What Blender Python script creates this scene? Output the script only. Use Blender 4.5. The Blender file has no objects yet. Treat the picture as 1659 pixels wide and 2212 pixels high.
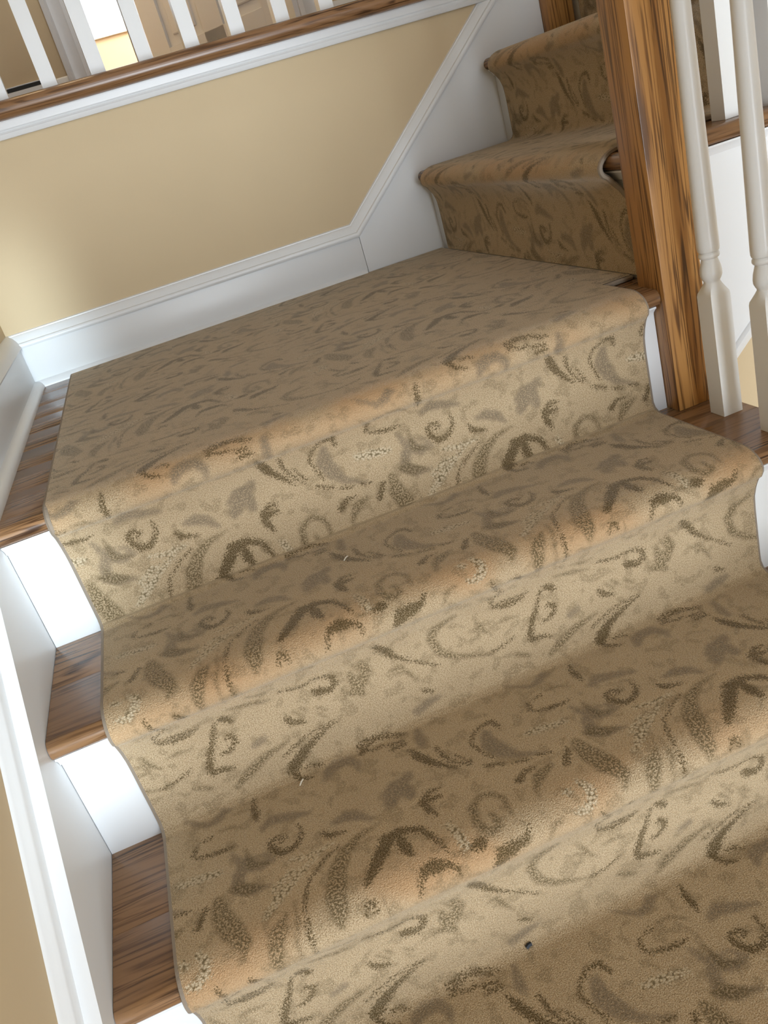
import bpy, bmesh, math, random
import numpy as np
from mathutils import Matrix, Vector
random.seed(4); np.random.seed(4)
scene = bpy.context.scene
R_ = math.radians

# ------------------------------------------------------------------ camera
cam_d = bpy.data.cameras.new('camera'); cam = bpy.data.objects.new('camera', cam_d)
scene.collection.objects.link(cam); scene.camera = cam
cam_d.sensor_fit = 'VERTICAL'; cam_d.sensor_height = 24.0
cam_d.lens = 24.0 * 1838.0 / 2212.0
cam_d.clip_start = 0.02; cam_d.clip_end = 200
cam.matrix_world = (Matrix.Translation((0.3275, -2.3283, 0.3745)) @ Matrix.Rotation(-0.1829, 4, 'Z')
                    @ Matrix.Rotation(1.1516, 4, 'X') @ Matrix.Rotation(-0.2984, 4, 'Z'))

# ------------------------------------------------------------------ world, lights, exposure
vs = scene.view_settings
vs.view_transform = 'Standard'; vs.look = 'None'; vs.exposure = 0.12; vs.gamma = 1.0; vs.use_curve_mapping = False
cy = scene.cycles; cy.adaptive_threshold = 0.04; cy.use_light_tree = False; cy.max_bounces = 4; cy.diffuse_bounces = 4; cy.glossy_bounces = 2; cy.transmission_bounces = 1; cy.caustics_reflective = False; cy.caustics_refractive = False
world = bpy.data.worlds.new('sky'); scene.world = world; world.use_nodes = True
bgn = world.node_tree.nodes['Background']
bgn.inputs['Color'].default_value = (0.80, 0.90, 1.0, 1); bgn.inputs['Strength'].default_value = 3.6

def area(name, loc, target, sx, sy, power, color, spread=180):
    l = bpy.data.lights.new(name, 'AREA'); l.shape = 'RECTANGLE'; l.size = sx; l.size_y = sy
    l.energy = power; l.color = color; l.spread = R_(spread)
    o = bpy.data.objects.new(name, l); scene.collection.objects.link(o)
    o.location = loc
    o.rotation_euler = (Vector(target) - Vector(loc)).to_track_quat('-Z', 'Y').to_euler()
    return o
# daylight through the foyer's front window and transom, plus two added lamps
area('daylight_front_window', (1.05, -5.57, -0.75), (1.10, 0.0, -0.35), 1.3, 2.3, 138, (0.82, 0.915, 1.0))
area('added_left_beam', (0.075, -5.57, 0.22), (0.030, 0.0, 0.0), 0.10, 0.7, 0.34, (0.74, 0.90, 1.0), 4)  # added narrow beam that makes the bright patch along the left wall
area('daylight_transom', (1.30, -5.57, 1.75), (0.8, -1.0, 0.0), 2.6, 1.0, 30, (0.84, 0.92, 1.0))
area('added_bedroom_lamp', (2.25, 2.9, 1.9), (0.5, 4.0, 1.2), 1.2, 1.3, 200, (0.95, 0.98, 1.0))  # added lamp at the solid right wall, brightens the wall below the window
area('hall_ceiling_light', (0.3, 0.75, 3.05), (0.3, 0.75, 0.0), 0.35, 0.35, 7, (1.0, 0.76, 0.46))

# ------------------------------------------------------------------ dimensions (metres; landing top is z = 0)
r, d, L, n, T = .2166, .24635, 1.0504, .0251, .028      # riser, run, landing depth, nosing overhang, board thickness
X1, d2 = 1.1441, .2502                                   # first riser and run of the upper flight
xc, xd = .0813, 1.0773                                   # edges of the lower carpet runner
ye, yg = -.957, -.055                                    # edges of the upper carpet runner
xn, yn, sn = 1.1123, -1.0864, .074                       # corner newel
ZH = .640                                                # hall floor level
WL, WB = -.033, .020                                     # faces of left wall and of back wall
NT = 9                                                   # treads of the lower flight
c = .009                                                 # carpet thickness
SL = r / d

# ------------------------------------------------------------------ materials
def mat(name):
    m = bpy.data.materials.new(name); m.use_nodes = True
    nt = m.node_tree; return m, nt, nt.nodes['Principled BSDF']
def N(nt, typ, **kw):
    nd = nt.nodes.new(typ)
    for k, v in kw.items(): setattr(nd, k, v)
    return nd
def math_(nt, op, a, b=None, cl=False):
    nd = nt.nodes.new('ShaderNodeMath'); nd.operation = op; nd.use_clamp = cl
    for i, v in enumerate((a, b)):
        if v is None: continue
        if isinstance(v, (int, float)): nd.inputs[i].default_value = v
        else: nt.links.new(v, nd.inputs[i])
    return nd.outputs[0]
def mixc(nt, f, a, b, typ='MIX'):
    nd = nt.nodes.new('ShaderNodeMix'); nd.data_type = 'RGBA'; nd.blend_type = typ
    for i, v in ((0, f), (6, a), (7, b)):
        if isinstance(v, (int, float)): nd.inputs[i].default_value = v
        elif isinstance(v, tuple): nd.inputs[i].default_value = (*v, 1)
        else: nt.links.new(v, nd.inputs[i])
    return nd.outputs[2]
def ramp(nt, fac, *stops):
    nd = nt.nodes.new('ShaderNodeValToRGB'); cr = nd.color_ramp
    while len(cr.elements) < len(stops): cr.elements.new(.5)
    for e, (p, col) in zip(cr.elements, stops): e.position = p; e.color = (*col, 1)
    nt.links.new(fac, nd.inputs[0]); return nd.outputs[0]
def noise(nt, vec, scale, detail=2, rough=.5, dist=0, two=False):
    nd = nt.nodes.new('ShaderNodeTexNoise'); nd.noise_dimensions = '2D' if two else '3D'; nd.inputs['Scale'].default_value = scale
    nd.inputs['Detail'].default_value = detail; nd.inputs['Roughness'].default_value = rough
    nd.inputs['Distortion'].default_value = dist
    if vec is not None: nt.links.new(vec, nd.inputs['Vector'])
    return nd.outputs['Fac']
def bump(nt, b, h, strength, dist):
    nd = nt.nodes.new('ShaderNodeBump'); nd.inputs['Strength'].default_value = strength
    nd.inputs['Distance'].default_value = dist; nt.links.new(h, nd.inputs['Height'])
    nt.links.new(nd.outputs[0], b.inputs['Normal'])
def smooth(nt, v, lo, hi):
    nd = nt.nodes.new('ShaderNodeMapRange'); nd.interpolation_type = 'SMOOTHSTEP'
    nt.links.new(v, nd.inputs[0]); nd.inputs[1].default_value = lo; nd.inputs[2].default_value = hi
    return nd.outputs[0]

def paint(name, col, rough, amp=.012, bs=.08):
    m, nt, b = mat(name)
    tc = N(nt, 'ShaderNodeTexCoord')
    n1 = noise(nt, tc.outputs['Object'], 9, 1)
    nt.links.new(mixc(nt, n1, tuple(v * (1 - amp * 3) for v in col), tuple(min(1, v * (1 + amp * 2)) for v in col)), b.inputs['Base Color'])
    b.inputs['Roughness'].default_value = rough
    n2 = noise(nt, tc.outputs['Object'], 160, 2)
    if bs: bump(nt, b, n2, bs, .002)
    return m
WHITE = paint('white_trim_paint', (.79, .80, .81), .32, .004, .0)
BALW = paint('white_baluster_paint', (.79, .795, .79), .30, .004, .0)
BEIGE = paint('beige_wall_paint', (.635, .50, .315), .75, .008, .06)
CEIL = paint('white_ceiling_paint', (.62, .61, .59), .85, .01, .1)
DOORW = paint('door_paint', (.74, .72, .69), .4, .01, .03)
DARK = paint('dark_vent_opening', (.02, .02, .018), .7, .0, .0)

def wood(name, axis, lo, mid, hi, rough, rs=.07, gs=14, pores=.55):
    m, nt, b = mat(name)
    tc = N(nt, 'ShaderNodeTexCoord'); oi = N(nt, 'ShaderNodeObjectInfo')
    add = N(nt, 'ShaderNodeVectorMath', operation='ADD')
    comb = N(nt, 'ShaderNodeCombineXYZ')
    rnd = math_(nt, 'MULTIPLY', oi.outputs['Random'], 13.7)
    for i in range(3): nt.links.new(math_(nt, 'MULTIPLY', rnd, (1, .77, 1.31)[i]), comb.inputs[i])
    nt.links.new(tc.outputs['Object'], add.inputs[0]); nt.links.new(comb.outputs[0], add.inputs[1])
    def stretched(f):
        mp = N(nt, 'ShaderNodeMapping'); sc = [1., 1., 1.]; sc[axis] = f; mp.inputs['Scale'].default_value = sc
        nt.links.new(add.outputs[0], mp.inputs[0]); return mp.outputs[0]
    g = noise(nt, stretched(rs), gs, 2, .5, .5)
    rings = math_(nt, 'SINE', math_(nt, 'MULTIPLY', g, 80))
    rings = math_(nt, 'MULTIPLY', smooth(nt, rings, -.2, 1.0), smooth(nt, noise(nt, stretched(.05), 90, 3, .6), .30, .62))
    fine = noise(nt, stretched(.035), 210, 3, .6)
    broad = noise(nt, stretched(.25), 5, 2)
    col = ramp(nt, rings, (0, hi), (.55, mid), (1, lo))
    col = mixc(nt, smooth(nt, fine, .52, .72), col, lo) if pores > 0 else col
    col = mixc(nt, math_(nt, 'MULTIPLY', smooth(nt, broad, .35, .7), .5), col, mid)
    tint = math_(nt, 'ADD', math_(nt, 'MULTIPLY', oi.outputs['Random'], .22), .88)
    mul = N(nt, 'ShaderNodeVectorMath', operation='SCALE'); nt.links.new(col, mul.inputs[0]); nt.links.new(tint, mul.inputs['Scale'])
    nt.links.new(mul.outputs[0], b.inputs['Base Color'])
    b.inputs['Roughness'].default_value = rough
    bump(nt, b, fine, .12, .001)
    return m
OAKX = wood('oak_grain_along_x', 0, (.045, .020, .009), (.195, .098, .043), (.285, .152, .070), .26, .09)
OAKY = wood('oak_grain_along_y', 1, (.045, .020, .009), (.195, .098, .043), (.285, .152, .070), .26, .09)
OAKZ = wood('oak_post', 2, (.090, .036, .009), (.30, .135, .036), (.50, .250, .075), .33, .025, 26)

# carpet: the scroll pattern is carried by four distance fields stored on the mesh, the pile by noise
def carpet_mat():
    m, nt, b = mat('patterned_carpet')
    uv = N(nt, 'ShaderNodeUVMap'); uv.uv_map = 'st'; V = uv.outputs[0]
    at = {k: N(nt, 'ShaderNodeAttribute', attribute_name=k).outputs['Fac'] for k in ('fd', 'fm', 'fl', 'fw', 'bend')}
    n_edge = noise(nt, V, 340, 2, .65, 0, True); n_fine = noise(nt, V, 620, 1, .6, 0, True); n_low = noise(nt, V, 16, 1, .5, 0, True)
    vor = N(nt, 'ShaderNodeTexVoronoi', voronoi_dimensions='2D'); vor.inputs['Scale'].default_value = 260; nt.links.new(V, vor.inputs['Vector'])
    jig = math_(nt, 'MULTIPLY', math_(nt, 'SUBTRACT', n_edge, .5), 22)
    def mask(k, lo, hi, gain=1.):
        return smooth(nt, math_(nt, 'ADD', at[k], math_(nt, 'MULTIPLY', jig, gain) if gain != 1 else jig), lo, hi)
    base = mixc(nt, n_low, (.432, .318, .192), (.505, .380, .236))
    base = mixc(nt, smooth(nt, n_fine, .45, .80), base, (.61, .49, .33))
    base = mixc(nt, math_(nt, 'MULTIPLY', smooth(nt, n_fine, .50, .26), .8), base, (.27, .19, .10))
    # warmer, patchy tint over the crowns of the nosings
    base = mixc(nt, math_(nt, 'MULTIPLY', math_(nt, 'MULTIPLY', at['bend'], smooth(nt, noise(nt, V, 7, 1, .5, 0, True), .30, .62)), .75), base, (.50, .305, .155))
    # stray darker tufts scattered over the ground
    stray = math_(nt, 'MULTIPLY', smooth(nt, noise(nt, V, 38, 1, .6, 0, True), .54, .66), smooth(nt, n_edge, .60, .50))
    base = mixc(nt, math_(nt, 'MULTIPLY', stray, .42), base, (.19, .14, .075))
    tuft = math_(nt, 'ADD', math_(nt, 'MULTIPLY', smooth(nt, n_fine, .66, .40), .45), .54)
    m_m = math_(nt, 'MULTIPLY', mask('fm', -3.5, 3.0), math_(nt, 'ADD', math_(nt, 'MULTIPLY', smooth(nt, n_edge, .62, .42), .5), .42))
    col = mixc(nt, m_m, base, (.215, .165, .110))
    sp = smooth(nt, n_edge, .57, .45)
    m_l = math_(nt, 'MULTIPLY', mask('fl', -2.5, 2.5), math_(nt, 'ADD', math_(nt, 'MULTIPLY', sp, .74), .14))
    col = mixc(nt, m_l, col, (.135, .098, .048))
    m_w = mask('fw', -2, 2)
    wcol = ramp(nt, vor.outputs['Distance'], (0, (.72, .62, .46)), (.40, (.52, .42, .28)), (.72, (.13, .10, .05)))
    col = mixc(nt, math_(nt, 'MULTIPLY', m_w, .80), col, wcol)
    m_d = math_(nt, 'MULTIPLY', mask('fd', -2.2, 2.2), tuft)
    col = mixc(nt, m_d, col, (.095, .064, .026))
    nt.links.new(col, b.inputs['Base Color']); b.inputs['Roughness'].default_value = .95
    b.inputs['Specular IOR Level'].default_value = .1
    b.inputs['Sheen Weight'].default_value = .65; b.inputs['Sheen Roughness'].default_value = .22; b.inputs['Sheen Tint'].default_value = (.95, .90, .80, 1)
    h = math_(nt, 'ADD', n_fine, math_(nt, 'MULTIPLY', n_edge, .8))
    bump(nt, b, h, .55, .0035)
    return m
CARPET = carpet_mat()
BIND = paint('taupe_carpet_binding', (.29, .235, .18), .9, .03, .5)

# ------------------------------------------------------------------ object helpers
col_ = scene.collection
ORG = {}
def link(o, parent, origin):
    origin = Vector(origin); col_.objects.link(o)
    if parent is not None: o.parent = parent; o.location = origin - ORG[parent]
    else: o.location = origin
    ORG[o] = origin
    return o
def tag(o, label=None, cat=None, group=None, kind=None):
    for k, v in (('label', label), ('category', cat), ('group', group), ('kind', kind)):
        if v: o[k] = v
    return o
def thing(name, label, cat, loc=(0, 0, 0), group=None):
    o = bpy.data.objects.new(name, None); o.empty_display_size = .05
    link(o, None, loc); return tag(o, label, cat, group)
def obj(name, me, m, parent=None, origin=(0, 0, 0), sharp=35):
    me.materials.clear(); me.materials.append(m)
    if sharp: me.shade_smooth(); me.set_sharp_from_angle(angle=R_(sharp))
    o = bpy.data.objects.new(name, me)
    return link(o, parent, origin)
def mesh(verts, faces, origin=(0, 0, 0)):
    me = bpy.data.meshes.new('mesh'); ox, oy, oz = origin
    me.from_pydata([(v[0] - ox, v[1] - oy, v[2] - oz) for v in verts], [], faces)
    bm = bmesh.new(); bm.from_mesh(me); bmesh.ops.recalc_face_normals(bm, faces=bm.faces); bm.to_mesh(me); bm.free()
    return me
def boxes(lst, bev=0.0, origin=(0, 0, 0)):
    bm = bmesh.new()
    for (x0, x1, y0, y1, z0, z1) in lst:
        g = bmesh.ops.create_cube(bm, size=1)
        for v in g['verts']:
            v.co = Vector(((x0 + x1) / 2 + v.co.x * (x1 - x0) - origin[0], (y0 + y1) / 2 + v.co.y * (y1 - y0) - origin[1], (z0 + z1) / 2 + v.co.z * (z1 - z0) - origin[2]))
    if bev: bmesh.ops.bevel(bm, geom=list(bm.edges), offset=bev, segments=2, profile=.5, affect='EDGES')
    me = bpy.data.meshes.new('mesh'); bm.to_mesh(me); bm.free(); return me
def box(name, x0, x1, y0, y1, z0, z1, m, parent=None, bev=0.0):
    o = ((x0 + x1) / 2, (y0 + y1) / 2, min(z0, z1))
    return obj(name, boxes([(x0, x1, y0, y1, z0, z1)], bev, o), m, parent, o)
def struct(o): o['kind'] = 'structure'; return o
def prism(poly, axis, a, b, origin=(0, 0, 0)):
    # poly: 2-D outline in the two axes other than `axis`
    def P(p, t):
        return {'x': (t, p[0], p[1]), 'y': (p[0], t, p[1]), 'z': (p[0], p[1], t)}[axis]
    k = len(poly); vs_ = [P(p, a) for p in poly] + [P(p, b) for p in poly]
    fs = [tuple(range(k)), tuple(range(2 * k - 1, k - 1, -1))] + [(i, (i + 1) % k, k + (i + 1) % k, k + i) for i in range(k)]
    return mesh(vs_, fs, origin)
def sweep(path, prof, frame):
    """Miter-sweep an open profile [(h, p)] along a planar path [(a, b)]; frame(a, b, p) -> xyz, h measured to the left of travel."""
    vs_, fs = [], []; m = len(prof); pts = [Vector(p) for p in path]
    for i, p in enumerate(pts):
        t0 = (p - pts[i - 1]).normalized() if i else None
        t1 = (pts[i + 1] - p).normalized() if i + 1 < len(pts) else None
        n0 = Vector((-t0.y, t0.x)) if t0 else None; n1 = Vector((-t1.y, t1.x)) if t1 else None
        if n0 and n1: nn = (n0 + n1).normalized(); nn /= nn.dot(n0)
        else: nn = n0 or n1
        for (h, q) in prof:
            w = p + nn * h; vs_.append(frame(w.x, w.y, q))
    for i in range(len(pts) - 1):
        for j in range(m - 1):
            a = i * m + j; fs.append((a, a + 1, a + m + 1, a + m))
    fs.append(tuple(range(m))); fs.append(tuple(range(len(pts) * m - 1, (len(pts) - 1) * m - 1, -1)))
    return mesh(vs_, fs)
def lathe(rings, seg=32):
    """rings: (z, half, squareness) from a square block (1) to a turned round (0)."""
    vs_, fs = [], []
    for (z, hw, sq) in rings:
        for k in range(seg):
            a = 2 * math.pi * k / seg + math.pi / 4
            q = 1 / max(abs(math.cos(a)), abs(math.sin(a)))
            rr = hw * (1 + (q - 1) * sq)
            vs_.append((rr * math.cos(a), rr * math.sin(a), z))
    for i in range(len(rings) - 1):
        for k in range(seg):
            a = i * seg + k; b_ = i * seg + (k + 1) % seg
            fs.append((a, b_, b_ + seg, a + seg))
    fs.append(tuple(range(seg - 1, -1, -1))); fs.append(tuple(range((len(rings) - 1) * seg, len(rings) * seg)))
    return mesh(vs_, fs)
def tube(pts, rad, seg=6):
    vs_, fs = [], []; pts = [Vector(p) for p in pts]
    for i, p in enumerate(pts):
        t = (pts[min(i + 1, len(pts) - 1)] - pts[max(i - 1, 0)]).normalized()
        u = t.orthogonal() if i == 0 else (u - t * u.dot(t))
        u.normalize(); w = t.cross(u)
        for k in range(seg):
            a = 2 * math.pi * k / seg; vs_.append(p + (u * math.cos(a) + w * math.sin(a)) * rad)
    for i in range(len(pts) - 1):
        for k in range(seg): fs.append((i * seg + k, i * seg + (k + 1) % seg, (i + 1) * seg + (k + 1) % seg, (i + 1) * seg + k))
    fs.append(tuple(range(seg))); fs.append(tuple(range(len(pts) * seg - 1, (len(pts) - 1) * seg - 1, -1)))
    return mesh(vs_, fs)

# ------------------------------------------------------------------ room shell
FZ = -10 * r
struct(box('wall_left', WL - .12, WL, -2.75, 4.3, FZ - .1, 3.1, BEIGE))
# unseen side room, added in place of more left wall to cut bounce light
struct(box('wall_added_room_left', -3.3, -3.2, -5.75, -2.75, FZ - .1, 3.1, BEIGE))
struct(box('wall_added_room_back', -3.3, WL - .12, -2.85, -2.75, FZ - .1, 3.1, BEIGE))
struct(box('floor_added_room', -3.3, WL - .12, -5.75, -2.85, FZ - .06, FZ, OAKX))
struct(box('wall_back', WL, 3.4, WB, WB + .10, -.35, .585, BEIGE))
struct(box('wall_right', 3.4, 3.5, -5.75, 4.3, FZ - .1, 3.1, BEIGE))
struct(box('ceiling', -3.3, 3.5, -5.75, 4.3, 3.1, 3.2, CEIL))
struct(box('floor_foyer', WL - .12, 3.5, -5.75, -3.2, FZ - .06, FZ, OAKX))
struct(obj('floor_hall', boxes([(WL, 3.4, WB, 4.2, ZH - .04, ZH - .001), (X1 + 2 * d2 + .02, 3.4, -1.0, WB, ZH - .04, ZH - .001)]), OAKX))
# wall under the upper flight
struct(obj('wall_stair', prism([(1.186, FZ), (3.4, FZ), (3.4, .595), (1.79, .595), (1.79, .23), (1.186, -.29)], 'y', -1.002, -.93), BEIGE))
struct(box('floor_lower', 1.2, 3.5, -3.2, -.93, FZ - .06, FZ, OAKX))
# front wall with its openings: added slot for the left beam, front window, transom
F0, F1 = -5.75, -5.60
opn = [(.02, .13, -.15, .59), (.38, 1.72, -1.92, .42), (0.0, 2.6, 1.22, 2.28)]
xs = sorted({-3.3, 3.4} | {v for o in opn for v in o[:2]}); zs = sorted({FZ, 3.1} | {v for o in opn for v in o[2:]})
lst = []
for i in range(len(xs) - 1):
    for j in range(len(zs) - 1):
        mx, mz = (xs[i] + xs[i + 1]) / 2, (zs[j] + zs[j + 1]) / 2
        if not any(o[0] < mx < o[1] and o[2] < mz < o[3] for o in opn): lst.append((xs[i], xs[i + 1], F0, F1, zs[j], zs[j + 1]))
struct(obj('wall_front', boxes(lst), BEIGE))
for i, (a, b_, z0, z1) in enumerate(opn):
    w = struct(obj('window_%d' % (i + 1), boxes([(a - .06, a, F1, F1 + .02, z0 - .06, z1 + .06), (b_, b_ + .06, F1, F1 + .02, z0 - .06, z1 + .06), (a, b_, F1, F1 + .02, z1, z1 + .06), (a, b_, F1, F1 + .02, z0 - .06, z0)], .003), WHITE))
    if b_ - a > .5:
        for k in range(1, 3):
            xm = a + (b_ - a) * k / 3; box('muntin', xm - .012, xm + .012, F0 + .02, F0 + .045, z0, z1, WHITE, w)

# hall wall with a doorway into a bright bedroom
HY, DX0, DX1, DH = 1.06, .432, 1.195, 2.04
struct(obj('wall_hall', boxes([(WL, DX0, HY, HY + .11, ZH, 3.1), (DX1, 3.4, HY, HY + .11, ZH, 3.1), (DX0, DX1, HY, HY + .11, ZH + DH, 3.1)]), BEIGE))
cs = .078
for nm, a, b_ in (('trim_1', DX0 - cs, DX0), ('trim_2', DX1, DX1 + cs)):
    sgn = 1 if nm == 'trim_1' else -1
    xa, xb = (a, b_) if sgn > 0 else (b_, a)
    prof = [(xa, HY), (xa, HY - .018), (xa + sgn * .014, HY - .022), (xa + sgn * .022, HY - .014), (xa + sgn * .055, HY - .012), (xa + sgn * .062, HY - .016), (xb, HY - .012), (xb, HY)]
    struct(obj(nm, prism(prof, 'z', ZH, ZH + DH + cs), WHITE))
struct(box('trim_3', DX0, DX1, HY - .018, HY, ZH + DH, ZH + DH + cs, WHITE, None, .003))
struct(obj('trim_4', boxes([(DX0, DX0 + .018, HY, HY + .11, ZH, ZH + DH), (DX1 - .018, DX1, HY, HY + .11, ZH, ZH + DH)]), WHITE))
bb = [(0, HY), (0, HY - .014), (.11, HY - .014), (.118, HY - .009), (.135, HY - .005), (.14, HY)]
struct(obj('baseboard_hall', prism([(q, ZH + h) for h, q in bb], 'x', .315, DX0 - cs), WHITE))
struct(obj('baseboard_hall_right', prism([(q, ZH + h) for h, q in bb], 'x', DX1 + cs, 3.4), WHITE))
# bedroom shell
struct(box('wall_bedroom_right', 2.3, 2.4, HY + .11, 4.2, ZH, 3.1, BEIGE))
BY = 4.1; wo = (-.02, 1.5, 1.36, 2.75)
struct(obj('wall_bedroom', boxes([(WL, 2.3, BY, BY + .12, ZH, wo[2]), (WL, 2.3, BY, BY + .12, wo[3], 3.1), (wo[1], 2.3, BY, BY + .12, wo[2], wo[3])]), BEIGE))
w = struct(obj('window_4', boxes([(wo[1], wo[1] + .07, BY - .02, BY, wo[2] - .07, wo[3] + .07), (wo[0], wo[1], BY - .02, BY, wo[3], wo[3] + .07), (wo[0], wo[1], BY - .03, BY, wo[2] - .07, wo[2])], .003), WHITE))
box('muntin', .73, .77, BY + .03, BY + .06, wo[2], wo[3], WHITE, w); box('muntin', wo[0], wo[1], BY + .03, BY + .06, 2.03, 2.07, WHITE, w)
struct(box('baseboard_bedroom', WL, 2.3, BY - .015, BY, ZH, ZH + .14, WHITE, None, .003))

# ------------------------------------------------------------------ baseboards and skirts round the landing
frB = lambda a, b, q: (a, q, b)                 # path in (x, z), q = y
CAP = [(-.003, WB), (-.003, .009), (.0, .009), (.001, -.001), (.004, -.003), (.009, -.003), (.013, -.001), (.0145, .004), (.018, .0055), (.024, .0075), (.029, .0105), (.032, .0125), (.0335, .0150), (.036, .0152), (.038, WB)]
# cap moulding: level along the back wall, then up the rake of the upper flight
b0, xk = .105, .917
slope2 = r / d2
xe = 1.40
zb = lambda x: .092 + (x - .919) * slope2
path = [(WL, b0), (xk, .096), (1.557, zb(1.557))]
path[0] = (WL, .105); path[1] = (.9165, .100)
base = struct(obj('baseboard_back', boxes([(WL, xk - .001, .005, WB, 0, .107)], .0015), WHITE))
shoe = [(0, .006), (0, -.009), (.004, -.0088), (.010, -.006), (.015, -.001), (.018, .006)]
obj('base_shoe', prism([(q, h) for h, q in shoe], 'x', WL, xk - .006), WHITE, base)
sk = struct(obj('trim_5', prism([(xk, 0), (xk, .112), (1.557, .112 + (1.557 - xk) * slope2), (1.557, 0)], 'y', .006, WB), WHITE))
struct(obj('trim_6', sweep([(WL, .105), (.9165, .105), (1.5565, .105 + (1.5565 - .9165) * slope2)], CAP, frB), WHITE))
# left wall: baseboard on the landing, then the skirt of the lower flight
ztop = lambda y: -SL * (-y - L - n) + .048
ys = -(L + n) + (.142 - .048) / SL
baseL = struct(obj('baseboard_left', boxes([(WL, -.012, ys, WB, 0, .107)], .0015), WHITE))
obj('base_shoe', prism([(h_x, h) for h, h_x in ((0, -.013), (0, .008), (.004, .0078), (.010, .005), (.015, 0), (.018, -.013))], 'y', ys - .10, .0), WHITE, baseL)
capL = [(ys, .105), (WB, .105)]
obj('cap_moulding', prism([(WL, .105), (-.008, .105), (-.005, .110), (-.008, .115), (-.012, .125), (-.018, .134), (-.024, .139), (-.028, .1425), (WL, .1435)], 'y', ys, WB), WHITE, baseL)
yl = -2.74
sl = struct(obj('trim_7', prism([(ys, .107), (ys, -.04), (ys - .1, -.4), (yl, ztop(yl) - .55), (yl, ztop(yl)), (ys - (.142 - .107) / SL, .107)], 'x', WL, 0), WHITE))
co = math.cos(math.atan(SL))
pts = [(ys - (.142 - .107) / SL, .107), (yl, ztop(yl))]
struct(obj('trim_8', sweep([pts[1], pts[0]], [(-.002, WL), (-.002, -.018), (.018, -.0195), (.021, -.0215), (.024, -.0245), (.029, -.0285), (.031, -.0300), (.033, WL)], lambda a, b, q: (q, a, b)), WHITE))

# ------------------------------------------------------------------ hall edge: white fascia with bead, oak nosing
fas = [(WB, .563), (.006, .563), (.003, .567), (.001, .573), (.004, .577), (.006, .580), (.002, .583), (.000, .602), (WB, .602)]
struct(obj('trim_9', prism(fas, 'x', WL, 1.640), WHITE))
def nose_poly(yf, zt, t, back):
    """tread outline in (forward, z): rounded nose at yf, board from there back to `back` (forward axis negative)"""
    rr = t / 2; P = [(back, zt - t), (back, zt)]
    for a in np.linspace(90, -90, 11): P.append((yf + rr - rr * math.cos(R_(a)), zt - rr + rr * math.sin(R_(a))))
    return P
o = (.8, 0, ZH - .04)
hn = struct(obj('trim_10', prism(nose_poly(-.030, ZH, .040, .12), 'x', WL, 1.56, o), OAKX, None, o))

# ------------------------------------------------------------------ stairs
def tread(parent, k, x1):
    yr, yf, zt = -L - (k - 1) * d, -L - k * d - n, -k * r
    ys_ = yr - .110 - .02 * ((k * 7) % 3)                     # glue line between the two boards
    og = (.55, ys_ - .05, zt - T)
    f = obj('tread', prism(nose_poly(yf, zt, T, ys_), 'x', .0008, x1, og), OAKX, parent, og)
    og2 = (.55, ys_ + .05, zt - T)
    obj('tread_board', boxes([(.0008, x1, ys_ + .0004, yr + .012, zt - T, zt)], .0006, og2), OAKX, f, og2)
    return f
def cove(parent, x0, x1, yb, zt, axis='x'):
    P = [(0, 0), (-.016, 0), (-.016, -.003), (-.012, -.006), (-.007, -.011), (-.005, -.017), (-.003, -.018), (0, -.018)]
    if axis == 'x': return obj('cove_moulding', prism([(yb + a, zt + b) for a, b in P], 'x', x0, x1), WHITE, parent)
    return obj('cove_moulding', prism([(yb + a, zt + b) for a, b in P], 'y', x0, x1), WHITE, parent)

st = thing('staircase', 'lower staircase of oak treads and white risers below the landing', 'staircase', (.6, -2.2, FZ))
TE = 1.197
for k in range(1, NT + 1): tread(st, k, TE)
for k in range(1, NT + 2):
    y = -L - (k - 1) * d; xe_ = xn - .001 if k == 1 else 1.166
    og = (.55, y, -k * r)
    obj('riser', boxes([(.0006, xe_, y, y + .018, -k * r - (T if k <= NT else 0), -(k - 1) * r - T + .001)], .001, og), WHITE, st, og)
    cove(st, .0006, xe_ - (.004 if k == 1 else 0), y, -(k - 1) * r - T)
P = []
for k in range(1, NT + 1):
    P += [(-L - (k - 1) * d + .02, -k * r - T), (-L - k * d + .02, -k * r - T)]
P += [(-L - NT * d + .02, FZ), (-L - NT * d + .40, FZ), (-L + .05, -r - .45)]
obj('outer_stringer', prism(P, 'x', 1.166, 1.178), WHITE, st)

la = thing('stair_landing', 'oak stair landing under the wide carpet, bare beside the left baseboard', 'landing', (.55, -.5, -.03))
y = 0.019; i = 0
while y > -L + .03:
    y2 = max(y - .132, -L + .02); og = (.55, (y + y2) / 2, -T)
    obj('floor_board', boxes([(WL + .001, X1 + .016, y2 + .0004, y, -T, 0)], .0008, og), OAKX, la, og); y = y2; i += 1
og = (.55, -L, -T)
obj('nosing', prism(nose_poly(-L - n, 0, T, -L + .0196), 'x', WL + .034, xn - .0005, og), OAKX, la, og)

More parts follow.
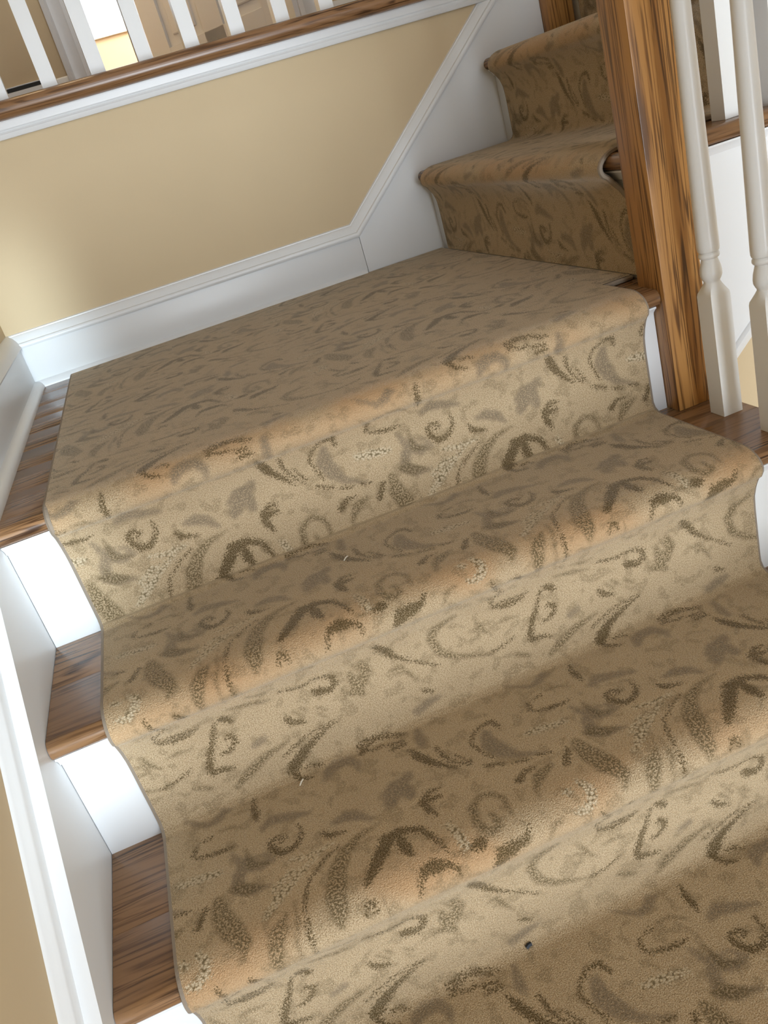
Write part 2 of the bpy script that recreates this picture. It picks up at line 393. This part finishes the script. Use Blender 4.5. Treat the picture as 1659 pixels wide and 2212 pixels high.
us = thing('staircase', 'upper staircase rising right from the landing along the beige wall', 'staircase', (1.5, -.5, 0))
YO = -1.054
for j in (1, 2):
    xf, xb, zt = X1 + (j - 1) * d2 - n, X1 + j * d2, j * r
    og = (xb - .1, -.5, zt - T)
    y0 = YO if j == 2 else yn + sn + .0008
    tr = obj('tread', prism(nose_poly(xf, zt, T, xb + .012), 'y', y0, .0055, og), OAKY, us, og)
    og = (xb, YO, zt - T)
    rt = []                                             # rounded return nosing over the outer stringer
    for a in np.linspace(90, -90, 9): rt.append((YO - .002 + .014 - .014 * math.cos(R_(a)), zt - .014 + .014 * math.sin(R_(a))))
    obj('return_nosing', prism([(-1.0125, zt - T), (-1.0125, zt)] + rt, 'x', xn + sn + .001 if j == 1 else xf + .006, xb + .02 if j == 1 else xb + .02, og), OAKX, tr, og)
    obj('cove_moulding', prism([(-1.0365 + a, zt - T + b) for a, b in ((0.01, 0), (-.012, 0), (-.012, -.003), (-.008, -.006), (-.003, -.012), (-.001, -.016), (.01, -.016))], 'x', xn + sn + .001 if j == 1 else xf + n, xb), WHITE, tr)
for j in (0, 1, 2):
    x = X1 + j * d2; zt = min((j + 1) * r, ZH); og = (x, -.5, j * r)
    y0 = yn + sn + .001 if j == 0 else -1.0355
    obj('riser', boxes([(x, x + .018, y0, .0055, j * r - (.0 if j == 0 else T), zt - T + .001)], .001, og), WHITE, us, og)
    obj('cove_moulding', prism([(x + a, zt - T + b) for a, b in ((0, 0), (-.016, 0), (-.016, -.003), (-.012, -.006), (-.007, -.011), (-.005, -.017), (-.003, -.018), (0, -.018))], 'y', y0, .0055), WHITE, us)
og = (X1 + 2 * d2, -.5, ZH - T)
obj('top_nosing', prism(nose_poly(X1 + 2 * d2 - n, ZH, T, X1 + 2 * d2 + .02), 'y', YO, -.032, og), OAKY, us, og)
zs_ = lambda x: -.159 + (x - 1.273) * .855              # lower edge of the outer stringer
x9 = X1 + 2 * d2 + .15
obj('outer_stringer', prism([(xn + sn + .001, zs_(xn + sn)), (x9, zs_(x9)), (x9, 2 * r + .15), (X1 + d2 * 2 + .0185, 2 * r + .15), (X1 + 2 * d2 + .0185, 2 * r - T), (X1 + d2 + .0185, 2 * r - T), (X1 + d2 + .0185, r - T), (xn + sn + .001, r - T)], 'y', -1.0355, -1.0025), WHITE, us)
so = obj('stringer_moulding', sweep([(x9, zs_(x9) - .030), (xn + sn + .001, zs_(xn + sn) - .030)][::-1], [(-.004, -1.003), (-.004, -1.025), (.004, -1.029), (.010, -1.033), (.014, -1.040), (.022, -1.042), (.026, -1.039), (.028, -1.034), (.028, -1.003)], frB), WHITE, us)

# ------------------------------------------------------------------ newels, balusters, handrails
def newel(label, x, y, z0, z1):
    t = thing('newel_post', label, 'newel post', (x + sn / 2, y + sn / 2, z0))
    og = (x + sn / 2, y + sn / 2, z0)
    obj('post', boxes([(x, x + sn, y, y + sn, z0, z1)], .0012, og), OAKZ, t, og)
    og = (x + sn / 2, y + sn / 2, z1)
    obj('cap', boxes([(x - .012, x + sn + .012, y - .012, y + sn + .012, z1, z1 + .02), (x + .01, x + sn - .01, y + .01, y + sn - .01, z1 + .02, z1 + .045)], .004, og), OAKZ, t, og)
    return t
newel('square golden oak newel post at the corner of the landing', xn, yn, -r + .0006, 1.16)
newel('oak newel post at the top of the upper staircase against the white skirt', 1.5575, -.031, 2 * r + .0006, ZH + 1.05)

def bal_rings(block, height):
    h = .0178
    R3 = [(0, h, 1), (block - .001, h, 1), (block + .004, h * .97, .92), (block + .009, h * .90, .62), (block + .015, h * .80, .28), (block + .020, .0128, 0),
          (block + .0225, .0125, 0), (block + .026, .0145, 0), (block + .031, .0166, 0), (block + .037, .0169, 0), (block + .044, .0160, 0), (block + .052, .0138, 0), (block + .058, .0122, 0),
          (block + .0592, .0148, 0), (block + .0615, .0161, 0), (block + .0645, .0161, 0), (block + .0668, .0150, 0), (block + .0682, .0138, 0), (block + .0695, .0160, 0), (block + .073, .0170, 0), (block + .080, .0172, 0)]
    z = block + .08
    for f in (.15, .35, .6, .85, 1.0): R3.append((z + (height - z) * f, .0172 + (.0098 - .0172) * f, 0))
    return R3
ME = {}
def baluster(parent, x, y, z, height, block=.2016):
    key = (round(height, 3), block)
    if key not in ME: ME[key] = lathe(bal_rings(block, height))
    return obj('baluster', ME[key], BALW, parent, (x, y, z + .0005), 40)
def rail(parent, p, q):
    """oak handrail of moulded section from p to q"""
    p, q = Vector(p), Vector(q); t = (q - p).normalized(); s_ = t.cross(Vector((0, 0, 1))).normalized(); u = s_.cross(t)
    S2 = [(-.020, 0), (.020, 0), (.022, .012), (.029, .020), (.030, .034), (.022, .046), (.010, .051), (-.010, .051), (-.022, .046), (-.030, .034), (-.029, .020), (-.022, .012)]
    k = len(S2); ln_ = (q - p).length
    vs_ = [(0, -a, b_) for a, b_ in S2] + [(ln_, -a, b_) for a, b_ in S2]
    fs = [tuple(range(k)), tuple(range(2 * k - 1, k - 1, -1))] + [(i, (i + 1) % k, k + (i + 1) % k, k + i) for i in range(k)]
    o = obj('handrail', mesh(vs_, fs), OAKX, parent, p)
    o.rotation_euler = Matrix((t, -s_, u)).transposed().to_euler()      # local x runs along the rail so the grain follows it
    return o
xb_ = 1.158
lb = thing('stair_balustrade', 'white turned balusters on the oak treads right of the runner', 'balustrade', (xb_, -1.4, -2 * r))
RH = .84
for k in range(1, 6):
    for q in (0, 1):
        y = -1.1515 - (k - 1) * d - q * d / 2; zt = -k * r
        baluster(lb, xb_, y, zt, -SL * (-y - L - n) + RH - zt + .004)
rail(lb, (xb_, yn - .0005, -SL * (-yn - L - n) + RH), (xb_, -1.0864 - 1.42, -SL * (1.0864 + 1.42 - L - n) + RH))
ub = thing('stair_balustrade', 'white balusters on the upper staircase behind the oak newel', 'balustrade', (1.4, -1.003, r))
for i in range(4):
    x = 1.2105 + i * d2 / 2; j = 1 if i < 2 else 2
    if i == 0: x = 1.2105 - .004
    baluster(ub, x + (0 if i else 0) if i != 1 else 1.3275, -1.0025 + .0, j * r, r + slope2 * (x - X1 + n) + .80 - j * r)
rail(ub, (xn + sn + .0005, -1.0025, r + slope2 * (xn + sn - X1 + n) + .795), (X1 + 2 * d2 + .05, -1.0025, r + slope2 * (2 * d2 + .05 + n) + .795))
hb_ = thing('stair_balustrade', 'white balusters along the oak edge of the hall above the beige wall', 'balustrade', (.7, .047, ZH))
for i in range(-2, 11): baluster(hb_, .300 + .1168 * i, .047, ZH, .905, .32)
rail(hb_, (WL + .001, .047, ZH + .902), (1.557, .047, ZH + .902))

# ------------------------------------------------------------------ carpet runners
STROKES = "D 233,217,5 226,232,7 222,244,9 214,255,11 209,266,12 203,281,13 204,292,13 218,294,9 234,299,5;D 227,269,6 236,269,8 248,261,9 250,251,9 243,244,7 238,248,5;D 242,213,10 248,216,15 254,223,10;D 325,258,9 331,267,12 348,275,5;L 316,294,8 277,303,20 247,318,24 224,332,10;D 388,295,4 353,309,10 330,322,18 315,335,22 306,342,18;D 306,345,10 314,361,8 329,367,5;D 328,348,5 340,347,5 348,354,4;D 381,293,3 346,297,4 318,308,5 303,315,5;M 347,383,14 355,370,24 366,365,26 383,365,22 395,381,16 393,396,8;D 242,362,5 238,377,10 239,392,12 239,405,6;M 246,422,16 259,416,24 281,423,20 309,434,8;D 291,445,3 292,464,7 284,477,10 274,483,12 261,483,13 251,470,12 248,457,9 254,452,8 263,452,7 269,459,6 261,463,5;D 147,418,8 151,405,6;D 151,425,4 173,431,9 188,433,9 203,432,3;D 161,400,4 175,398,5;L 185,394,8 204,395,10 220,408,6;M 143,350,4 157,361,9 172,372,12 188,368,18 197,359,18 207,360,8;M 197,446,7 205,466,16 220,485,20 236,487,14 244,480,10 239,471,7 229,469,5;L 197,27,14 212,34,26 237,42,8;W 122,460,12 144,463,18 176,468,12;W 276,23,7 302,29,10 334,27,7;W 248,59,10 272,44,10 285,43,6;D 327,0,6 333,10,13 343,14,9 357,18,3;M 335,470,10 352,470,22 369,478,20 382,494,8;D 302,62,5 314,50,5 329,41,4 341,36,3;L 313,143,14 317,127,30 318,110,36 330,73,34 346,50,26 369,35,17 402,28,6;D 358,111,12 374,94,20 390,74,24 404,61,19 427,59,13 444,70,12;D 415,61,14 417,85,20 421,99,12;D 396,57,14 419,55,12 444,68,12 454,91,9 463,115,4;D 412,152,5 419,136,7 426,128,15 438,127,22 455,131,12 465,140,7 465,151,4;D 344,145,6 350,133,7 357,136,8 358,145,6;W 477,80,10 482,98,16 485,120,14;L 467,124,12 480,126,10;M 411,465,14 427,455,26 450,451,18;D 489,16,5 477,14,9 463,26,14 465,46,12;L 52,101,9 54,72,13 44,57,14 29,52,15 12,65,17 8,93,18 18,110,18 33,107,14 30,86,12;D 491,126,8 501,125,20 506,124,14;D 63,123,4 53,135,11 38,137,20 21,141,26 11,151,14;W 146,99,10 154,113,16 150,126,15 139,134,12 125,132,8;W 126,104,12 130,107,10;L 107,131,8 91,135,12 81,150,8;M 74,425,18 70,448,32 79,470,30 94,490,16 131,509,4;D 95,423,7 90,407,10 73,407,7 56,418,6 48,433,6 54,456,5 63,476,4;D 469,397,4 476,418,18 488,441,15 503,459,9 516,473,4;D 3,410,7 5,430,7 12,448,5 30,469,3;D 20,440,3 35,467,5;D 57,5,6 80,16,5;D 93,22,5 112,28,5;D 126,28,5 142,32,3;M 452,445,16 433,461,28 415,480,26 410,488,12;D 475,362,4 449,348,4 425,344,5 406,350,7 410,360,5 428,368,5 437,366,7;D 448,372,8 466,375,6;M 494,367,12 490,391,20 491,405,12;D 24,299,8 37,307,5;M 4,328,16 24,322,18 42,320,10;D 113,46,3 96,45,8 84,56,14;L 131,54,12 110,63,26 97,79,14 92,99,5;L 179,35,20 181,62,36 191,91,40 201,112,28 199,124,12;D 163,40,9 150,63,12;M 259,8,10 239,12,16 225,-10,20 211,9,22 206,30,22 221,42,20 246,48,8;L 257,102,8 245,115,26 235,130,28 230,148,22 232,170,10;L 270,90,8 267,119,10 259,135,9 258,166,7 259,182,5;D 295,64,4 286,84,6 279,108,5;D 278,120,6 275,136,7 275,174,3;W 313,34,6 279,55,12 255,72,18 233,92,10;D 395,213,5 406,222,9 406,234,11 396,241,12 381,236,18 376,232,10;D 403,219,4 384,211,4 363,215,5 346,212,6 330,207,4;L 449,217,16 454,234,24 443,250,28 429,260,22 417,259,10;D 476,199,12 486,210,14 496,228,11 517,248,4;L 96,195,12 67,204,20 55,220,20 62,248,20 84,266,16 113,278,10 144,288,4;D 153,191,5 157,211,6 175,217,10 195,217,8 207,213,4;D 175,186,3 155,192,4;L -5,242,9 4,242,9 5,254,9 -4,255,9;L 115,235,9 126,237,9 125,251,9 114,249,9;L 257,200,8 288,207,14 315,215,6;D 163,206,3 188,210,8 213,209,3;L 157,241,6 171,239,12 193,243,5;L 127,222,8 133,240,14 146,255,6;D 133,284,4 155,282,5 177,274,4;L 172,304,12 193,316,12;D 156,146,5 163,171,8 171,184,3;D 195,157,9 203,168,9;D -29,201,3 -16,205,4 -4,219,4 5,231,4 28,248,3 55,268,3;L -12,244,8 1,244,11 11,263,11 19,278,6;L 430,228,14 433,250,24 438,269,16;L 437,214,8 445,228,12 455,226,8;L 369,130,4 372,178,7 388,183,5;L 348,249,8 355,257,10;L 371,260,8 381,269,8;M 270,278,12 285,273,14;D 406,363,8 418,353,7 433,349,6 449,353,5 468,363,4;D 449,383,9 468,384,7;M 415,465,14 439,457,24 442,484,20;D 466,30,8 476,29,12 488,29,6;D 467,39,10 470,57,8;L 215,447,8 218,481,16 244,490,8;L 207,16,8 216,44,14 240,46,6;L 178,55,18 191,84,26 202,114,22 195,130,10;L 287,190,7 307,197,9 323,195,5;L 413,247,6 412,266,7;L 337,250,8 349,265,9;L 369,269,6 379,281,6"
LA = np.array([.502, .008]); LB = np.array([-.010, .478])          # pattern repeat (turned about one degree on the stairs)
NA, NB = 252, 240
def build_tile():
    gi, gj = np.meshgrid(np.arange(NA) / NA, np.arange(NB) / NB, indexing='ij')
    P = gi[..., None] * LA + gj[..., None] * LB
    F = {k: np.full(gi.shape, -9.0) for k in 'DMLW'}
    for s in STROKES.split(';'):
        cl, *pp = s.split(' '); pts = [tuple(map(float, p.split(','))) for p in pp]
        q = np.array(pts) * (.001, .001, .42)
        m = np.linalg.inv(np.c_[LA, LB]) @ q[:, :2].mean(0)
        for da in (-1, 0, 1):
            for db in (-1, 0, 1):
                o = da * LA + db * LB
                for a, b in zip(q[:-1], q[1:]):
                    A = a[:2] + o; B = b[:2] + o; ab = B - A
                    lo_ = np.minimum(A, B) - .03; hi_ = np.maximum(A, B) + .03
                    if hi_[0] < -.02 or hi_[1] < -.01 or lo_[0] > .52 or lo_[1] > .50: continue
                    sel = ((P > lo_) & (P < hi_)).all(-1); Q = P[sel]
                    if not len(Q): continue
                    t = np.clip(((Q - A) @ ab) / max(ab @ ab, 1e-9), 0, 1)
                    dist = np.linalg.norm(Q - A - t[..., None] * ab, axis=-1) * 1000
                    F[cl][sel] = np.maximum(F[cl][sel], (a[2] + (b[2] - a[2]) * t) - dist)
    return F
TILE = build_tile()
IM = np.linalg.inv(np.c_[LA, LB])
def sample(cl, s, t):
    uvw = np.stack([s, t], -1) @ IM.T
    fu = (uvw[..., 0] % 1) * NA; fv = (uvw[..., 1] % 1) * NB
    i0 = fu.astype(int) % NA; j0 = fv.astype(int) % NB; i1 = (i0 + 1) % NA; j1 = (j0 + 1) % NB
    a = fu - np.floor(fu); b = fv - np.floor(fv); G = TILE[cl]
    return G[i0, j0] * (1 - a) * (1 - b) + G[i1, j0] * a * (1 - b) + G[i0, j1] * (1 - a) * b + G[i1, j1] * a * b

def step_profile(fwd, z, overhang, drop):
    """carpet outline over one nosing: board edge at fwd (riser plane), tread top z, down the riser by `drop`"""
    P = []; B = []; fr = fwd + overhang + c + .004; ax, az, zc = .046, .030, z + c - .030     # soft, padded crown
    for a in np.linspace(90, 0, 11): P.append((fr - ax + ax * math.cos(R_(a)), zc + az * math.sin(R_(a)))); B.append(1)
    for a in (-25, -50, -68): P.append((fr - .020 + .020 * math.cos(R_(a)), zc + .020 * math.sin(R_(a)))); B.append(.6)
    P += [(fwd + c + .007, z - .060), (fwd + c + .0015, z - .078), (fwd + c, z - .10)]; B += [.3, .1, 0]
    P += [(fwd + c, z - drop + c + .014), (fwd + c + .0045, z - drop + c + .0045), (fwd + c + .016, z - drop + c)]; B += [0, 0, 0]
    return P, B
def resample(P, B, stp):
    P = np.array(P); B = np.array(B); sg = np.linalg.norm(np.diff(P, axis=0), axis=1); Tt = np.r_[0, np.cumsum(sg)]
    m = int(Tt[-1] / stp); tt = np.linspace(0, Tt[-1], m + 1)
    return np.interp(tt, Tt, P[:, 0]), np.interp(tt, Tt, P[:, 1]), tt, Tt, P
def carpet(name, label, grids, parent=None, base=(0, 0, 0)):
    """grids: list of (XYZ array [rows, cols, 3], s, t, bend)"""
    vs_, fs, S_, T_, B_ = [], [], [], [], []; off = 0
    for G, s, t, bd in grids:
        a, b = G.shape[:2]; vs_.append(G.reshape(-1, 3)); S_.append(s.ravel()); T_.append(t.ravel()); B_.append(bd.ravel())
        idx = np.arange(a * b).reshape(a, b) + off
        fs.append(np.stack([idx[:-1, :-1], idx[:-1, 1:], idx[1:, 1:], idx[1:, :-1]], -1).reshape(-1, 4)); off += a * b
    v = np.concatenate(vs_) - np.array(base); f = np.concatenate(fs); s = np.concatenate(S_); t = np.concatenate(T_); bd = np.concatenate(B_)
    me = bpy.data.meshes.new('mesh'); me.vertices.add(len(v)); me.vertices.foreach_set('co', v.astype(np.float32).ravel())
    me.loops.add(len(f) * 4); me.loops.foreach_set('vertex_index', f.astype(np.int32).ravel())
    me.polygons.add(len(f)); me.polygons.foreach_set('loop_start', (np.arange(len(f)) * 4).astype(np.int32))
    me.update(calc_edges=True)
    uvl = me.uv_layers.new(name='st'); uvl.data.foreach_set('uv', np.stack([s[f], t[f]], -1).astype(np.float32).ravel())
    for nm, cl in (('fd', 'D'), ('fm', 'M'), ('fl', 'L'), ('fw', 'W')):
        at = me.attributes.new(nm, 'FLOAT', 'POINT'); at.data.foreach_set('value', sample(cl, s, t).astype(np.float32))
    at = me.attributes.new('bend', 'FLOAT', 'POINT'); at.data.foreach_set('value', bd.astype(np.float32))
    me.validate(); 
    o = obj(name, me, CARPET, parent, base, 0); me.shade_smooth()
    return tag(o, label, 'carpet')
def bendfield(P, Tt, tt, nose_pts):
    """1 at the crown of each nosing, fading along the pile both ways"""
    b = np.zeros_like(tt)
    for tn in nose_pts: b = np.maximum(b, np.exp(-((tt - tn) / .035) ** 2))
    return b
GRID = .0042
# lower runner with the landing
P = [(-.002, c)]; noses = []; seam = None
for k in range(NT + 1):
    q, _ = step_profile(L + k * d, -k * r, n, r); noses.append(len(P) + 6); P += q
    if k == 0: seam = len(P) - 2
P[-1] = (P[-1][0] - .012, FZ + .001)
fy, fz, tt, Tt, PP = resample(P, [0] * len(P), GRID)
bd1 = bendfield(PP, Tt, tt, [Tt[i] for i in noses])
# pattern coordinate measured like the photograph's own repeat; the landing piece is a separate cut, seamed at the first riser
SC = .4783 / ((Tt[noses[3]] - Tt[noses[1]]) / 2)
tp = 1.0900 + (tt - Tt[noses[0]]) * SC
tp = np.where(tt < Tt[seam], tp - .2445, tp); sp = np.where(tt < Tt[seam], .069, 0.0)
def grid_lower(x0, x1, sel):
    xs = np.linspace(x0, x1, max(2, int(round((x1 - x0) / GRID)) + 1))
    yy, zz, t_, s_, b_ = fy[sel], fz[sel], tp[sel], sp[sel], bd1[sel]
    G = np.zeros((len(yy), len(xs), 3)); G[..., 0] = xs[None]; G[..., 1] = -yy[:, None]; G[..., 2] = zz[:, None]
    if len(xs) > 3:
        wob = .0016 * np.sin(G[..., 0] * 9 + t_[:, None] * 4) + .0012 * np.sin(G[..., 0] * 23 - t_[:, None] * 11)
        G[..., 1] -= wob * b_[:, None]; G[..., 2] += .4 * wob * b_[:, None]
    S = np.repeat(xs[None], len(yy), 0) + s_[:, None]; Tm = np.repeat(t_[:, None], len(xs), 1); Bm = np.repeat(b_[:, None], len(xs), 1)
    return G, S, Tm, Bm
allr = np.ones(len(tt), bool); land = (fy <= -ye) & (tt < 1.0)
lo = carpet('carpet_runner', 'wide tan scroll patterned carpet over the landing and lower staircase', [grid_lower(xc, xd, allr), grid_lower(xd, X1 - c, land)], None, (.58, -1.0, 0))
edge = [(a, b) for a, b in zip(fy[::2], fz[::2])]
def edge_tube(x): return [(x, -a, b - .0042) if i < 230 else (x, -a, b) for i, (a, b) in enumerate(edge)]
off = []
for i in range(len(edge)):
    a0 = np.array(edge[max(i - 1, 0)]); a1 = np.array(edge[min(i + 1, len(edge) - 1)]); tn = (a1 - a0) / max(np.linalg.norm(a1 - a0), 1e-9)
    nr = np.array([-tn[1], tn[0]]); off.append(np.array(edge[i]) - nr * .0044)
nl = [i for i in range(len(edge)) if edge[i][0] >= -ye - .001]
obj('edge_binding', tube([(xc - .001, -p[0], p[1]) for p in off], .0046), BIND, lo)
obj('edge_binding', tube([(xd + .001, -off[i][0], off[i][1]) for i in nl], .0046), BIND, lo)
obj('edge_binding', tube([(xd, ye - .001, c - .0044), (X1 - c, ye - .001, c - .0044)], .0046), BIND, lo)
# a few light fibres and one dark crumb caught in the pile
def lint(label, p, q, rad, m): 
    o = obj('lint_fibre', tube([Vector(p) - Vector(p), (Vector(q) - Vector(p)) * .5 + Vector((0, 0, .001)), Vector(q) - Vector(p)], rad, 5), m, None, p); tag(o, label, 'lint', 'lint on the carpet'); return o

# upper runner
P = [(-(X1 + 2 * d2 + .9), ZH + c), (-(X1 + 2 * d2 + .10), ZH + c)]; noses = []
for j in (2, 1, 0):
    zt = ZH if j == 2 else (j + 1) * r
    q, _ = step_profile(-(X1 + j * d2), zt, n + .004, zt - j * r); noses.append(len(P) + 6); P += q
P = P[:-2]; P.append((P[-1][0], c + .001))
fx, fz2, tt2, Tt2, PP2 = resample(P, [0] * len(P), GRID)
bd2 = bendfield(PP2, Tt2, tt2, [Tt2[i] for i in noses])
ysu = np.linspace(yg, ye, int((yg - ye) / GRID) + 1)
G = np.zeros((len(fx), len(ysu), 3)); G[..., 0] = -fx[:, None]; G[..., 2] = fz2[:, None]
def flare(z, zn):                                       # the outer edge spreads a little where the carpet meets the riser
    return .036 * np.clip((zn - .045 - z) / .05, 0, 1)
yer = np.full(len(fx), ye)
for j in (0, 1, 2):
    zn = min((j + 1) * r, ZH); lo_ = j * r + c + .010
    m_ = (fz2 < zn - .03) & (fz2 > lo_ - .02) & (np.abs(-fx - (X1 + j * d2 - c)) < .03); yer[m_] -= flare(fz2[m_], zn)
yer = np.convolve(np.pad(yer, 4, mode='edge'), np.ones(9) / 9, 'valid')
G[..., 1] = yg + (ysu[None] - yg) * ((yer - yg) / (ye - yg))[:, None]
up = carpet('carpet_runner', 'narrower tan scroll patterned carpet climbing the upper staircase', [(G, np.repeat((-ysu)[None], len(fx), 0) + .1, np.repeat(tt2[:, None], len(ysu), 1) + .33, np.repeat(bd2[:, None], len(ysu), 1))], None, (1.4, -.5, .2))
eu = [(a, b) for a, b in zip(fx[::2], fz2[::2])]
offu = []
for i in range(len(eu)):
    a0 = np.array(eu[max(i - 1, 0)]); a1 = np.array(eu[min(i + 1, len(eu) - 1)]); tn = (a1 - a0) / max(np.linalg.norm(a1 - a0), 1e-9)
    nr = np.array([-tn[1], tn[0]]); offu.append(np.array(eu[i]) - nr * .0044)
for yv in (np.full(len(fx), yg + .001), yer - .001): obj('edge_binding', tube([(-p[0], w_, p[1]) for p, w_ in zip(offu, yv[::2])], .0046), BIND, up)

# ------------------------------------------------------------------ hall door, vent
DW = DX1 - DX0 - .042
dr = thing('panel_door', 'grey-brown shaded panel door standing open beyond the hall balusters', 'door', (DX1 - .020, HY + .105, ZH + .006))
ang = R_(-50)
dr.rotation_euler = (0, 0, ang)
def dpart(name, x0, x1, y0, y1, z0, z1, m, parent, bev=.0015):
    # local door space: hinge at the origin, leaf running to -x
    og = (0, 0, 0)
    o = bpy.data.objects.new(name, boxes([(x0, x1, y0, y1, z0, z1)], bev)); o.data.materials.append(m); col_.objects.link(o); o.parent = parent
    return o
st_ = .105; pw = (DW - 3 * st_) / 2; hh = DH - .02
rows = [(.20, .78), (.90, 1.52), (1.63, hh - .11)]
leaf = [(-DW, -DW + st_, 0, .035, 0, hh), (-st_, 0, 0, .035, 0, hh), (-DW / 2 - st_ / 2, -DW / 2 + st_ / 2, 0, .035, 0, hh)]
zc = [0] + [v for rw in rows for v in rw] + [hh]
for a, b_ in zip(zc[::2], zc[1::2]): leaf.append((-DW + st_, -st_, 0, .035, a, b_))
o = bpy.data.objects.new('door_frame', boxes(leaf, .0012)); o.data.materials.append(DOORW); col_.objects.link(o); o.parent = dr
for (z0, z1) in rows:
    for xa in (-DW + st_, -st_ - pw):
        p_ = dpart('panel', xa, xa + pw, .012, .023, z0, z1, DOORW, dr)
        dpart('raised_field', xa + .035, xa + pw - .035, .004, .031, z0 + .035, z1 - .035, DOORW, p_, .006)
kn = bpy.data.objects.new('door_knob', lathe([(0, .026, 0), (.006, .026, 0), (.008, .010, 0), (.03, .010, 0), (.034, .022, 0), (.045, .027, 0), (.058, .024, 0), (.064, .010, 0)], 20))
kn.data.materials.append(paint('brass', (.55, .40, .16), .3, .01, .0)); kn.data.shade_smooth(); col_.objects.link(kn); kn.parent = dr
kn.location = (-DW + .06, 0, .95); kn.rotation_euler = (R_(90), 0, 0)

v = thing('baseboard_vent', 'low white baseboard vent with a dark slot on the hall wall', 'vent', (.14, HY, ZH))
box('vent_body', -.02, .312, HY - .016, HY, ZH, ZH + .134, WHITE, v, .002)
box('vent_slot', -.01, .302, HY - .013, HY - .001, ZH + .1345, ZH + .146, DARK, v)
box('vent_hood', -.02, .312, HY - .010, HY, ZH + .1465, ZH + .150, WHITE, v, .001)
FIB = paint('pale_fibre', (.75, .70, .60), .8, .0, .0); CRUMB = paint('dark_crumb', (.015, .02, .03), .6, .0, .0)
lint('short pale thread lying on the carpet of the second tread down', (.279, -1.340, -2 * r + c + .003), (.286, -1.331, -2 * r + c + .004), .0011, FIB)
lint('tiny pale thread lying on the carpet of the first tread below the landing', (.461, -1.164, -r + c + .003), (.469, -1.156, -r + c + .004), .0010, FIB)
lint('tiny dark crumb at the foot of the lowest visible carpeted riser', (.480, -1.562, -3 * r + c + .003), (.488, -1.560, -3 * r + c + .004), .0030, CRUMB)
